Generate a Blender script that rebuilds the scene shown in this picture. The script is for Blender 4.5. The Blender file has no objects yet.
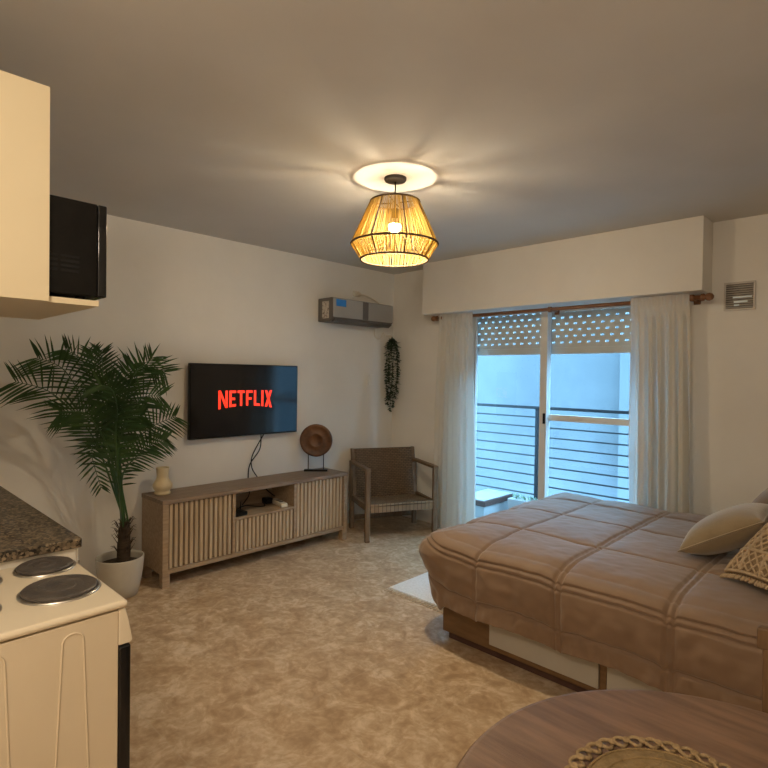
import bpy, math, random
from mathutils import Vector, Matrix
random.seed(7)
S = bpy.context.scene
COL = S.collection
PI = math.pi

# ------------------------------------------------------------------ helpers
class MB:
    def __init__(s): s.v = []; s.f = []
    def add(s, vs, fs):
        o = len(s.v); s.v += [tuple(v) for v in vs]; s.f += [tuple(i + o for i in f) for f in fs]; return s
    def box(s, x0, x1, y0, y1, z0, z1):
        v = [(x0,y0,z0),(x1,y0,z0),(x1,y1,z0),(x0,y1,z0),(x0,y0,z1),(x1,y0,z1),(x1,y1,z1),(x0,y1,z1)]
        return s.add(v, [(3,2,1,0),(4,5,6,7),(0,1,5,4),(1,2,6,5),(2,3,7,6),(3,0,4,7)])
    def prism(s, poly, axis, a, b):
        """poly of 2-D points extruded along axis (0,1,2) from a to b"""
        def mk(p, t):
            q = list(p); q.insert(axis, t); return tuple(q)
        n = len(poly); v = [mk(p, a) for p in poly] + [mk(p, b) for p in poly]
        f = [tuple(range(n - 1, -1, -1)), tuple(range(n, 2 * n))] + [(i, (i + 1) % n, n + (i + 1) % n, n + i) for i in range(n)]
        return s.add(v, f)
    def tube(s, pts, r, n=8, cap=True, closed=False):
        P = [Vector(p) for p in pts]; m = len(P)
        R = r if isinstance(r, (list, tuple)) else [r] * m
        up = None; rings = []
        for i, p in enumerate(P):
            if closed: t = P[(i + 1) % m] - P[i - 1]
            else: t = P[min(i + 1, m - 1)] - P[max(i - 1, 0)]
            t = t.normalized() if t.length > 1e-9 else Vector((0, 0, 1))
            if up is None:
                up = Vector((0, 0, 1)) if abs(t.z) < .9 else Vector((1, 0, 0))
            a = up - t * up.dot(t)
            if a.length < 1e-6: a = t.orthogonal()
            a.normalize(); b = t.cross(a); up = a
            rings.append([p + (a * math.cos(2*PI*k/n) + b * math.sin(2*PI*k/n)) * R[i] for k in range(n)])
        v = [q for g in rings for q in g]; f = []
        for i in range(m if closed else m - 1):
            j = (i + 1) % m
            for k in range(n):
                f.append((i*n+k, i*n+(k+1)%n, j*n+(k+1)%n, j*n+k))
        if cap and not closed:
            f.append(tuple(range(n-1, -1, -1))); f.append(tuple((m-1)*n + k for k in range(n)))
        return s.add(v, f)
    def lathe(s, prof, c=(0,0,0), n=32, cap0=True, cap1=True):
        v = []; f = []
        for r, z in prof:
            v += [(c[0] + r*math.cos(2*PI*k/n), c[1] + r*math.sin(2*PI*k/n), c[2] + z) for k in range(n)]
        for i in range(len(prof) - 1):
            for k in range(n):
                f.append((i*n+k, i*n+(k+1)%n, (i+1)*n+(k+1)%n, (i+1)*n+k))
        if cap0: f.append(tuple(range(n-1, -1, -1)))
        if cap1: f.append(tuple((len(prof)-1)*n + k for k in range(n)))
        return s.add(v, f)
    def grid(s, fn, nu, nv, thick=None):
        v = [fn(i/nu, j/nv) for i in range(nu+1) for j in range(nv+1)]
        f = [(i*(nv+1)+j, (i+1)*(nv+1)+j, (i+1)*(nv+1)+j+1, i*(nv+1)+j+1) for i in range(nu) for j in range(nv)]
        return s.add(v, f)
    def xf(s, M):
        s.v = [tuple(M @ Vector(v)) for v in s.v]; return s
    def build(s, name, mat, parent=None, smooth=False, bevel=0, seg=2, angle=35, fix=False):
        me = bpy.data.meshes.new(name); me.from_pydata(s.v, [], s.f); me.update()
        if fix:
            import bmesh
            bm = bmesh.new(); bm.from_mesh(me); bmesh.ops.remove_doubles(bm, verts=bm.verts, dist=1e-5)
            bmesh.ops.recalc_face_normals(bm, faces=bm.faces); bm.to_mesh(me); bm.free()
        me.materials.append(mat)
        o = bpy.data.objects.new(name, me); COL.objects.link(o)
        if parent is not None: o.parent = parent
        if smooth:
            for p in me.polygons: p.use_smooth = True
        if bevel:
            m = o.modifiers.new('bevel', 'BEVEL'); m.width = bevel; m.segments = seg; m.limit_method = 'ANGLE'; m.angle_limit = math.radians(angle)
            for p in me.polygons: p.use_smooth = True
            w = o.modifiers.new('wn', 'WEIGHTED_NORMAL'); w.keep_sharp = False
        return o

def bx(x0, x1, y0, y1, z0, z1): return MB().box(x0, x1, y0, y1, z0, z1)

def tag(o, label, cat, group=None, kind=None):
    o['label'] = label; o['category'] = cat
    if group: o['group'] = group
    if kind: o['kind'] = kind
    return o
def thing(name, label, cat, loc=(0,0,0), rz=0, group=None, kind=None):
    o = bpy.data.objects.new(name, None); COL.objects.link(o); o.location = loc; o.rotation_euler = (0,0,rz)
    o.empty_display_size = .1
    return tag(o, label, cat, group, kind)
def bez(p0, p1, p2, n):
    p0, p1, p2 = Vector(p0), Vector(p1), Vector(p2)
    return [p0*(1-t)**2 + p1*2*t*(1-t) + p2*t*t for t in [i/n for i in range(n+1)]]
def spline(pts, n=8):
    P = [Vector(p) for p in pts]; out = []
    for i in range(len(P)-1):
        a = P[max(i-1,0)]; b = P[i]; c = P[i+1]; d = P[min(i+2,len(P)-1)]
        for k in range(n):
            t = k/n
            out.append(.5*((2*b) + (c-a)*t + (2*a-5*b+4*c-d)*t*t + (3*b-a-3*c+d)*t**3))
    out.append(P[-1]); return out

# ------------------------------------------------------------------ materials
def mat(name, c, rough=.5, metal=0, c2=None, scale=8, stretch=(1,1,1), detail=4, bump=0, bscale=60, spec=.5,
        emit=None, estr=0, sheen=0, ramp=(.35,.65), coat=0, trans=0, brough=None):
    m = bpy.data.materials.new(name); m.use_nodes = True
    N = m.node_tree.nodes; L = m.node_tree.links; b = N['Principled BSDF']
    b.inputs['Base Color'].default_value = (*c, 1); b.inputs['Roughness'].default_value = rough
    b.inputs['Metallic'].default_value = metal; b.inputs['Specular IOR Level'].default_value = spec
    b.inputs['Sheen Weight'].default_value = sheen; b.inputs['Coat Weight'].default_value = coat
    if emit: b.inputs['Emission Color'].default_value = (*emit, 1); b.inputs['Emission Strength'].default_value = estr
    tc = N.new('ShaderNodeTexCoord'); mp = N.new('ShaderNodeMapping'); mp.inputs['Scale'].default_value = stretch
    L.new(tc.outputs['Object'], mp.inputs['Vector'])
    if c2:
        n = N.new('ShaderNodeTexNoise'); n.inputs['Scale'].default_value = scale; n.inputs['Detail'].default_value = detail
        n.inputs['Roughness'].default_value = .6
        L.new(mp.outputs[0], n.inputs['Vector'])
        r = N.new('ShaderNodeValToRGB'); r.color_ramp.elements[0].position = ramp[0]; r.color_ramp.elements[1].position = ramp[1]
        r.color_ramp.elements[0].color = (*c, 1); r.color_ramp.elements[1].color = (*c2, 1)
        L.new(n.outputs['Fac'], r.inputs[0]); L.new(r.outputs[0], b.inputs['Base Color'])
    if bump:
        n2 = N.new('ShaderNodeTexNoise'); n2.inputs['Scale'].default_value = bscale; n2.inputs['Detail'].default_value = 3
        L.new(mp.outputs[0], n2.inputs['Vector'])
        bp = N.new('ShaderNodeBump'); bp.inputs['Strength'].default_value = bump; bp.inputs['Distance'].default_value = .01
        L.new(n2.outputs['Fac'], bp.inputs['Height']); L.new(bp.outputs[0], b.inputs['Normal'])
    return m

M = {}
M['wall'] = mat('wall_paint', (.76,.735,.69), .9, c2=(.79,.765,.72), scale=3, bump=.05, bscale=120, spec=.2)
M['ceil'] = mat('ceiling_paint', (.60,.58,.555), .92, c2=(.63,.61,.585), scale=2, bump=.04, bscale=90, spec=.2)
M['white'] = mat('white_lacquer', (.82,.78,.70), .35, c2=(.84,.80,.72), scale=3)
M['cream'] = mat('cream_melamine', (.80,.69,.48), .4, c2=(.83,.72,.51), scale=2)
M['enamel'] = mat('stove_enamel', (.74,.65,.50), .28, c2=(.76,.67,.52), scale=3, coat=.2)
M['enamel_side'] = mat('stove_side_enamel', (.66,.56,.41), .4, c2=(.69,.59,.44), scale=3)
M['black'] = mat('black_plastic', (.006,.0055,.005), .35, c2=(.009,.008,.007), scale=20, spec=.2)
M['blackgloss'] = mat('black_glass', (.008,.008,.009), .08, c2=(.01,.01,.011), scale=5)
M['vent_dark'] = mat('vent_dark', (.003,.003,.003), .8, c2=(.004,.004,.004))
M['burner'] = mat('cast_iron_burner', (.055,.048,.045), .45, c2=(.095,.08,.07), scale=25, bump=.15, bscale=200)
M['steel'] = mat('steel', (.6,.57,.52), .3, 1, c2=(.66,.63,.58), scale=30)
M['wood'] = mat('oak_wood', (.29,.205,.13), .55, c2=(.40,.295,.195), scale=6, stretch=(8,.6,8), bump=.12, bscale=40)
M['wood_v'] = mat('oak_slat_wood', (.40,.30,.195), .55, c2=(.55,.425,.29), scale=7, stretch=(14,14,.7), bump=.12, bscale=40)
M['wood_top'] = mat('weathered_oak_top', (.19,.133,.092), .5, c2=(.285,.21,.152), scale=6, stretch=(9,.7,9), bump=.1, bscale=40)
M['groove'] = mat('slat_groove', (.045,.03,.019), .8, c2=(.06,.04,.026))
M['table'] = mat('walnut_table_top', (.13,.073,.044), .45, c2=(.22,.13,.08), scale=5, stretch=(1,9,6), bump=.12, bscale=50, detail=6)
M['chairwood'] = mat('chair_wood', (.115,.064,.030), .5, c2=(.17,.10,.05), scale=8, stretch=(6,6,1), bump=.1)
M['armwood'] = mat('armchair_wood', (.135,.088,.05), .55, c2=(.21,.14,.082), scale=8, stretch=(6,6,1.2), bump=.1)
M['rodwood'] = mat('rod_wood', (.17,.07,.025), .4, c2=(.25,.11,.042), scale=10, stretch=(1,8,8))
M['discwood'] = mat('carved_disc_wood', (.06,.024,.01), .45, c2=(.19,.078,.026), scale=9, ramp=(.3,.7), bump=.2, bscale=30)
M['bedwood'] = mat('bed_wood', (.13,.07,.028), .5, c2=(.19,.105,.046), scale=5, stretch=(1,6,6), bump=.08)
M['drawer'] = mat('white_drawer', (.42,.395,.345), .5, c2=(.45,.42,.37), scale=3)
M['comfort'] = mat('brown_comforter', (.20,.126,.078), .58, c2=(.228,.147,.094), scale=4, bump=.08, bscale=25, sheen=.3, spec=.35)
M['mattress'] = mat('mattress_fabric', (.7,.66,.6), .9, c2=(.73,.69,.63), scale=30)
M['pillow'] = mat('beige_velvet', (.235,.175,.10), .8, c2=(.28,.21,.125), scale=9, bump=.12, bscale=60, sheen=.6)
M['pillow_dark'] = mat('brown_velvet', (.20,.13,.08), .8, c2=(.24,.16,.10), scale=9, bump=.12, bscale=60, sheen=.4)
M['macrame'] = mat('macrame_cotton', (.42,.31,.19), .9, c2=(.52,.39,.25), scale=40, bump=.3, bscale=150)
M['macrame_base'] = mat('macrame_lining', (.22,.15,.085), .9, c2=(.27,.19,.11), scale=40, bump=.3, bscale=180)
M['rug'] = mat('white_rug', (.80,.79,.76), .95, c2=(.70,.68,.64), scale=70, bump=.4, bscale=220)
M['fringe'] = mat('rug_fringe', (.55,.47,.37), .95, c2=(.70,.63,.53), scale=60)
M['jute'] = mat('jute_placemat', (.19,.125,.052), .9, c2=(.26,.175,.08), scale=50, bump=.4, bscale=160)
M['rope'] = mat('jute_rope', (.25,.17,.085), .9, c2=(.34,.24,.13), scale=60, bump=.4, bscale=250)
M['ceramic'] = mat('cream_ceramic', (.66,.53,.32), .5, c2=(.72,.59,.37), scale=6)
M['pot'] = mat('pot_ceramic', (.50,.46,.385), .55, c2=(.55,.51,.43), scale=5, bump=.05)
M['soil'] = mat('soil', (.035,.024,.015), .95, c2=(.07,.05,.032), scale=60, bump=.8, bscale=80)
M['trunk'] = mat('palm_trunk', (.035,.022,.012), .9, c2=(.07,.045,.025), scale=20, stretch=(1,1,6), bump=.6, bscale=60)
M['leaf'] = mat('palm_leaf', (.022,.062,.018), .42, c2=(.055,.125,.034), scale=6)
M['leaf2'] = mat('garland_leaf', (.016,.032,.016), .6, c2=(.05,.08,.045), scale=25)
M['leafpale'] = mat('balcony_leaf', (.25,.36,.25), .6, c2=(.35,.45,.33), scale=25)
M['acgrey'] = mat('ac_grey', (.36,.345,.325), .32, c2=(.40,.385,.365), scale=3, metal=.25)
M['acdark'] = mat('ac_dark', (.10,.095,.09), .4, c2=(.13,.12,.115), scale=5)
M['acside'] = mat('ac_side', (.13,.115,.10), .5, c2=(.16,.145,.125), scale=4)
M['blue'] = mat('blue_sticker', (.02,.20,.62), .5, c2=(.03,.25,.70), scale=40)
M['label'] = mat('paper_label', (.62,.56,.48), .7, c2=(.20,.15,.12), scale=45, ramp=(.5,.62))
M['plastic'] = mat('cream_plastic', (.70,.64,.54), .45, c2=(.73,.67,.57), scale=5)
M['alu'] = mat('window_aluminium', (.70,.68,.64), .4, c2=(.74,.72,.68), scale=4)
M['shut'] = mat('shutter_pvc', (.72,.71,.68), .5, c2=(.77,.76,.73), scale=5)
M['rail'] = mat('railing_paint', (.008,.010,.013), .6, c2=(.011,.013,.017), scale=20)
M['ext'] = mat('exterior_render', (.082,.088,.092), .9, c2=(.105,.112,.117), scale=1.3, detail=6)
M['ext2'] = mat('exterior_render_pale', (.112,.119,.124), .9, c2=(.13,.137,.142), scale=1.5, detail=6)
M['balc'] = mat('balcony_tile', (.25,.24,.23), .7, c2=(.30,.29,.28), scale=6)
M['box'] = mat('white_metal_box', (.36,.36,.36), .5, c2=(.40,.40,.40), scale=4)
M['lid'] = mat('brown_lid', (.07,.032,.024), .6, c2=(.10,.05,.036), scale=8)
M['canopy'] = mat('canopy_metal', (.014,.009,.007), .55, c2=(.02,.013,.009), scale=12)
M['rope_lamp'] = mat('lamp_rope_frame', (.075,.045,.02), .8, c2=(.13,.08,.038), scale=60)
M['screen'] = mat('tv_screen', (.004,.004,.006), .10, c2=(.005,.005,.008), scale=2, spec=.6)
M['red'] = mat('red_letters', (.5,.02,.01), .4, c2=(.52,.022,.012), emit=(1,.035,.012), estr=1.0)
M['grille'] = mat('vent_grille_metal', (.50,.46,.42), .45, .1, c2=(.55,.51,.47), scale=20)
M['silver'] = mat('vent_foil', (.70,.80,.85), .35, .1, c2=(.75,.84,.89), scale=10)

def granite():
    m = bpy.data.materials.new('granite'); m.use_nodes = True
    N = m.node_tree.nodes; L = m.node_tree.links; b = N['Principled BSDF']; b.inputs['Roughness'].default_value = .35
    tc = N.new('ShaderNodeTexCoord')
    v = N.new('ShaderNodeTexVoronoi'); v.inputs['Scale'].default_value = 140
    n = N.new('ShaderNodeTexNoise'); n.inputs['Scale'].default_value = 42; n.inputs['Detail'].default_value = 6
    L.new(tc.outputs['Object'], v.inputs['Vector']); L.new(tc.outputs['Object'], n.inputs['Vector'])
    mx = N.new('ShaderNodeMix'); mx.data_type = 'FLOAT'; mx.inputs[0].default_value = .55
    sp = N.new('ShaderNodeSeparateColor'); L.new(v.outputs['Color'], sp.inputs[0])
    L.new(sp.outputs[0], mx.inputs[2]); L.new(n.outputs['Fac'], mx.inputs[3])
    r = N.new('ShaderNodeValToRGB'); e = r.color_ramp.elements
    e[0].position = .34; e[0].color = (.012,.009,.006,1); e[1].position = .82; e[1].color = (.34,.26,.17,1)
    k = r.color_ramp.elements.new(.5); k.color = (.10,.074,.047,1)
    L.new(mx.outputs[0], r.inputs[0]); L.new(r.outputs[0], b.inputs['Base Color'])
    return m
M['granite'] = granite()

def floor_mat():
    m = bpy.data.materials.new('floor_tile'); m.use_nodes = True
    N = m.node_tree.nodes; L = m.node_tree.links; b = N['Principled BSDF']
    tc = N.new('ShaderNodeTexCoord')
    n1 = N.new('ShaderNodeTexNoise'); n1.inputs['Scale'].default_value = 7.5; n1.inputs['Detail'].default_value = 8; n1.inputs['Roughness'].default_value = .68
    n1.inputs['Distortion'].default_value = .9
    n2 = N.new('ShaderNodeTexNoise'); n2.inputs['Scale'].default_value = 26; n2.inputs['Detail'].default_value = 6; n2.inputs['Distortion'].default_value = .6
    for n in (n1, n2): L.new(tc.outputs['Object'], n.inputs['Vector'])
    mx = N.new('ShaderNodeMix'); mx.data_type = 'FLOAT'; mx.inputs[0].default_value = .32
    L.new(n1.outputs['Fac'], mx.inputs[2]); L.new(n2.outputs['Fac'], mx.inputs[3])
    r = N.new('ShaderNodeValToRGB'); e = r.color_ramp.elements
    e[0].position = .39; e[0].color = (.36,.24,.14,1); e[1].position = .63; e[1].color = (.66,.53,.39,1)
    k = r.color_ramp.elements.new(.50); k.color = (.48,.345,.215,1)
    L.new(mx.outputs[0], r.inputs[0])
    br = N.new('ShaderNodeTexBrick'); br.offset = 0; br.inputs['Scale'].default_value = 1
    br.inputs['Brick Width'].default_value = .46; br.inputs['Row Height'].default_value = .46; br.inputs['Mortar Size'].default_value = .003
    br.inputs['Mortar Smooth'].default_value = .4
    L.new(tc.outputs['Object'], br.inputs['Vector'])
    m2 = N.new('ShaderNodeMix'); m2.data_type = 'RGBA'; m2.inputs[7].default_value = (.50,.40,.29,1)
    mm = N.new('ShaderNodeMath'); mm.operation = 'MULTIPLY'; mm.inputs[1].default_value = .38
    L.new(br.outputs['Fac'], mm.inputs[0]); L.new(mm.outputs[0], m2.inputs[0]); L.new(r.outputs[0], m2.inputs[6])
    L.new(m2.outputs[2], b.inputs['Base Color'])
    b.inputs['Roughness'].default_value = .42; b.inputs['Specular IOR Level'].default_value = .45
    bp = N.new('ShaderNodeBump'); bp.inputs['Strength'].default_value = .08; bp.inputs['Distance'].default_value = .01
    L.new(n2.outputs['Fac'], bp.inputs['Height']); L.new(bp.outputs[0], b.inputs['Normal'])
    return m
M['floor'] = floor_mat()

def weave(name, c1, c2, scale):
    m = bpy.data.materials.new(name); m.use_nodes = True
    N = m.node_tree.nodes; L = m.node_tree.links; b = N['Principled BSDF']; b.inputs['Roughness'].default_value = .75
    tc = N.new('ShaderNodeTexCoord')
    br = N.new('ShaderNodeTexBrick'); br.inputs['Scale'].default_value = scale; br.inputs['Mortar Size'].default_value = .03
    br.inputs['Brick Width'].default_value = .5; br.inputs['Row Height'].default_value = .22
    br.inputs['Color1'].default_value = (*c1,1); br.inputs['Color2'].default_value = (*c2,1); br.inputs['Mortar'].default_value = (c1[0]*.3,c1[1]*.3,c1[2]*.3,1)
    mp = N.new('ShaderNodeMapping'); mp.inputs['Rotation'].default_value = (PI/2,0,0) if 'back' in name else (0,0,0)
    L.new(tc.outputs['Object'], mp.inputs[0]); L.new(mp.outputs[0], br.inputs['Vector']); L.new(br.outputs['Color'], b.inputs['Base Color'])
    bp = N.new('ShaderNodeBump'); bp.inputs['Strength'].default_value = .5; bp.inputs['Distance'].default_value = .004; bp.invert = True
    L.new(br.outputs['Fac'], bp.inputs['Height']); L.new(bp.outputs[0], b.inputs['Normal'])
    return m
M['weave_back'] = weave('rattan_weave_back', (.145,.092,.05), (.20,.13,.072), 14)
M['weave_seat'] = weave('rattan_weave_seat', (.21,.145,.085), (.29,.205,.125), 14)

def glass():
    m = bpy.data.materials.new('window_glass'); m.use_nodes = True
    N = m.node_tree.nodes; L = m.node_tree.links; N.remove(N['Principled BSDF'])
    t = N.new('ShaderNodeBsdfTransparent'); t.inputs[0].default_value = (.93,.96,.97,1)
    g = N.new('ShaderNodeBsdfGlossy'); g.inputs['Roughness'].default_value = .02
    f = N.new('ShaderNodeFresnel'); f.inputs[0].default_value = 1.3
    mx = N.new('ShaderNodeMixShader'); L.new(f.outputs[0], mx.inputs[0]); L.new(t.outputs[0], mx.inputs[1]); L.new(g.outputs[0], mx.inputs[2])
    L.new(mx.outputs[0], N['Material Output'].inputs[0]); return m
M['glass'] = glass()

def translucent(name, c, fac, tc_=None, clear=0):
    m = bpy.data.materials.new(name); m.use_nodes = True
    N = m.node_tree.nodes; L = m.node_tree.links; N.remove(N['Principled BSDF'])
    no = N.new('ShaderNodeTexNoise'); no.inputs['Scale'].default_value = 80
    r = N.new('ShaderNodeValToRGB'); r.color_ramp.elements[0].color = (*[k*.92 for k in c],1); r.color_ramp.elements[1].color = (*c,1)
    L.new(no.outputs['Fac'], r.inputs[0])
    d = N.new('ShaderNodeBsdfDiffuse'); t = N.new('ShaderNodeBsdfTranslucent')
    L.new(r.outputs[0], d.inputs[0]); t.inputs[0].default_value = (*(tc_ or c),1)
    mx = N.new('ShaderNodeMixShader'); mx.inputs[0].default_value = fac
    L.new(d.outputs[0], mx.inputs[1]); L.new(t.outputs[0], mx.inputs[2]); out = mx.outputs[0]
    if clear:
        tr = N.new('ShaderNodeBsdfTransparent'); m2 = N.new('ShaderNodeMixShader'); m2.inputs[0].default_value = clear
        L.new(out, m2.inputs[1]); L.new(tr.outputs[0], m2.inputs[2]); out = m2.outputs[0]
    L.new(out, N['Material Output'].inputs[0]); return m
M['curtain'] = translucent('sheer_linen', (.80,.76,.68), .38, (.85,.85,.82), .10)
M['strand'] = translucent('raffia_strand', (.34,.24,.085), .42, (.52,.385,.135))

def emis(name, c, s):
    m = bpy.data.materials.new(name); m.use_nodes = True
    N = m.node_tree.nodes; b = N['Principled BSDF']; b.inputs['Base Color'].default_value = (.9,.85,.75,1)
    b.inputs['Emission Color'].default_value = (*c,1); b.inputs['Emission Strength'].default_value = s; return m
BULB = 1060
M['bulb'] = emis('glowing_bulb', (1,.82,.56), BULB)

# ------------------------------------------------------------------ room shell
WX, WY, CZ = -3.83, 4.08, 2.435       # tv wall plane, window wall plane, ceiling height
RX, KY, BY, EX = .62, -.14, -1.5, -1.25
T = .15
def struct(name, mb, m, label, cat, parent=None, **k):
    o = mb.build(name, m, parent, **k)
    if parent is None: tag(o, label, cat, kind='structure')
    return o
struct('floor', bx(WX-T, RX+T, BY-T, WY+.22, -.1, 0), M['floor'], 'mottled beige and brown tiled floor of the room', 'floor')
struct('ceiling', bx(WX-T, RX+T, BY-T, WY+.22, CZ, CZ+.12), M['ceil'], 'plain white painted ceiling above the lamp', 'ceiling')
struct('wall_left', bx(WX-T, WX, KY-T, WY+.22, 0, CZ), M['wall'], 'off-white wall behind the television', 'wall')
w = MB(); OX0, OX1, OZ = -2.95, -1.36, 2.0
w.box(WX, OX0, WY, WY+.22, 0, CZ).box(OX1, RX+T, WY, WY+.22, 0, CZ).box(OX0, OX1, WY, WY+.22, OZ, CZ)
struct('wall_far', w, M['wall'], 'off-white wall around the balcony door', 'wall')
struct('wall_right', bx(RX, RX+T, BY-T, WY, 0, CZ), M['wall'], 'off-white wall at the head of the bed', 'wall')
struct('wall_kitchen', bx(WX, EX, KY-T, KY, 0, CZ), M['wall'], 'off-white wall behind the kitchen units', 'wall')
struct('wall_entry', bx(EX-T, EX, BY, KY-T, 0, CZ), M['wall'], 'short off-white return wall by the entrance', 'wall')
struct('wall_near', bx(EX-T, RX, BY-T, BY, 0, CZ), M['wall'], 'off-white wall at the entrance', 'wall')
struct('trim_1', bx(-3.255, -.967, 3.855, WY, 1.968, CZ), M['wall'], 'boxed white pelmet over the balcony door', 'pelmet', bevel=.004)
struct('trim_2', bx(OX0, OX1, WY-.01, WY+.22, 0, .018), M['bedwood'], 'brown sill at the foot of the balcony door', 'sill')

# balcony door = window_1
win = thing('window_1', 'sliding balcony door with pale aluminium frame', 'window', (-2.15, 4.16, 0), kind='structure')
def wl(mb): return mb.xf(Matrix.Translation((2.15, -4.16, 0)))
f = MB(); f.box(OX0, OX0+.045, 4.10, 4.22, .018, OZ).box(OX1-.045, OX1, 4.10, 4.22, .018, OZ).box(OX0+.045, OX1-.045, 4.10, 4.22, OZ-.02, OZ).box(OX0+.045, OX1-.045, 4.10, 4.22, .018, .05)
wl(f).build('frame', M['alu'], win, bevel=.003)
def sash(x0, x1, y0, mid):
    s = MB(); y1 = y0+.032
    s.box(x0, x0+.062, y0, y1, .055, OZ-.022).box(x1-.062, x1, y0, y1, .055, OZ-.022)
    s.box(x0+.062, x1-.062, y0, y1, OZ-.062, OZ-.022).box(x0+.062, x1-.062, y0, y1, .055, .13)
    if mid: s.box(x0+.062, x1-.062, y0, y1, 1.055, 1.105)
    o = wl(s).build('sash', M['alu'], win, bevel=.003)
    g = MB(); ym = (y0+y1)/2
    g.add([(x0+.06,ym,.12),(x1-.06,ym,.12),(x1-.06,ym,OZ-.055),(x0+.06,ym,OZ-.055)], [(0,1,2,3)])
    wl(g).build('glass', M['glass'], o)
    return o
sash(-2.215, OX1-.05, 4.165, True)
so = sash(OX0+.05, -2.145, 4.115, False)
h = bx(-2.168, -2.150, 4.098, 4.1148, 1.03, 1.115); wl(h).build('handle', M['black'], so, bevel=.003)

# roller shutter, partly down, real light holes between the slats
rs = thing('roller_shutter', 'half-raised grey roller shutter with rows of light holes outside the balcony door', 'shutter', (-2.15, 4.26, 1.6))
def slats():
    s = MB(); x0, x1 = OX0+.005, OX1-.005; z = 1.655; k = 0
    while z < OZ - .01:
        s.box(x0, x1, 4.252, 4.266, z, z+.035)
        zt = z+.035; x = x0; off = (k % 2)*.037
        xs = x0 + .03 + off
        prev = x0
        while xs + .028 < x1:
            s.box(prev, xs, 4.254, 4.264, zt, zt+.0155); prev = xs+.028; xs += .074
        s.box(prev, x1, 4.254, 4.264, zt, zt+.0155)
        z += .0505; k += 1
    return s
slats().xf(Matrix.Translation((2.15,-4.26,-1.6))).build('slats', M['shut'], rs)
bx(OX0+.005, OX1-.005, 4.25, 4.268, 1.60, 1.655).xf(Matrix.Translation((2.15,-4.26,-1.6))).build('bottom_rail', M['shut'], rs, bevel=.004)

# ------------------------------------------------------------------ balcony and outside
struct('balcony_floor', bx(-5.2, 1.5, WY+.22, 5.25, -.12, -.02), M['balc'], 'pale tiled balcony floor outside the glass door', 'floor')
struct('exterior_wall', bx(-7.5, -2.45, 6.6, 6.8, -3, 2.55), M['ext'], 'pale rendered wall of the building opposite', 'wall')
struct('exterior_wall_pale', bx(-2.45, 4.5, 6.45, 6.8, -3, 2.55), M['ext2'], 'paler projecting part of the wall opposite, on the right', 'wall')
rl = thing('balcony_railing', 'dark metal balcony railing of thin horizontal bars', 'railing', (-2.0, 5.1, -.02))
def rz(mb): return mb.xf(Matrix.Translation((2.0,-5.1,.02)))
rz(bx(-5.0, 1.2, 5.08, 5.12, 1.085, 1.115)).build('top_rail', M['rail'], rl, bevel=.004)
for k in range(9):
    z = .21 + .099*k
    rz(MB().tube([(-5.0,5.1,z),(1.2,5.1,z)], .008, 8)).build('rail', M['rail'], rl, smooth=True)
for x in (-4.4, -2.755, -1.11, .5):
    rz(bx(x-.018, x+.018, 5.088, 5.112, -.02, 1.085)).build('post', M['rail'], rl, bevel=.003)
ob = thing('balcony_storage_box', 'low white box with a brown rimmed lid standing on the balcony', 'box', (-3.2, 4.85, -.02))
c = Matrix.Translation((0,0,0))
bx(-.155,.155,-.25,.28,0,.135).build('body', M['box'], ob, bevel=.008)
bx(-.165,.17,-.265,.30,.135,.19).build('lid_rim', M['lid'], ob, bevel=.006)
bx(-.15,.155,-.25,.285,.19,.196).build('lid_top', M['box'], ob, bevel=.002)
pl = thing('balcony_planter', 'long pale planter with bleached green leaves beside the balcony box', 'planter', (-2.72, 4.96, -.02))
p = MB(); p.prism([(-.08,0),(.08,0),(.1,.2),(-.1,.2)], 0, -.22, .26); p.build('trough', M['box'], pl, bevel=.006)
lf = MB()
for k in range(60):
    x = random.uniform(-.2,.24); y = random.uniform(-.08,.06); a = random.uniform(0,2*PI); l = random.uniform(.03,.06)
    b0 = Vector((x,y,.195)); t = b0 + Vector((math.cos(a)*.025, math.sin(a)*.025-.02, l)); sd = Vector((-math.sin(a), math.cos(a),0))*.012
    mid = (b0+t)/2
    lf.add([b0, mid+sd, t, mid-sd], [(0,1,2,3)])
lf.build('leaves', M['leafpale'], pl)

# ------------------------------------------------------------------ curtain rod and curtains
RY, RZ = 3.955, 1.935
cr = thing('curtain_rod', 'dark wooden curtain rod with turned ends below the pelmet', 'curtain rod', (-2.1, WY, RZ))
def rr(mb): return mb.xf(Matrix.Translation((2.1,-WY,-RZ)))
rr(MB().tube([(-3.15,RY,RZ),(-1.0,RY,RZ)], .014, 14)).build('pole', M['rodwood'], cr, smooth=True)
for x, sg in ((-3.15,-1),(-1.0,1)):
    fin = MB().lathe([(.014,0),(.024,.004),(.024,.02),(.014,.026),(.022,.034),(.026,.05),(.020,.066),(.008,.075)], n=20)
    fin.xf(Matrix.Translation((x,RY,RZ)) @ Matrix.Rotation(sg*PI/2,4,'Y'))
    rr(fin).build('finial', M['rodwood'], cr, smooth=True)
for x in (-3.09, -2.045, -1.05):
    b_ = MB().box(x-.012,x+.012,RY+.005,WY,RZ-.012,RZ+.012).box(x-.02,x+.02,WY-.012,WY,RZ-.03,RZ+.03).lathe([(.026,-.012),(.026,.012)], n=18)
    # ring round the pole
    n0 = len(b_.v)-36
    for i in range(n0, len(b_.v)):
        v = b_.v[i]; b_.v[i] = (x+v[2], RY+v[0]*.85, RZ+v[1]*.85)
    rr(b_).build('bracket', M['rodwood'], cr, bevel=.002)
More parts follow.
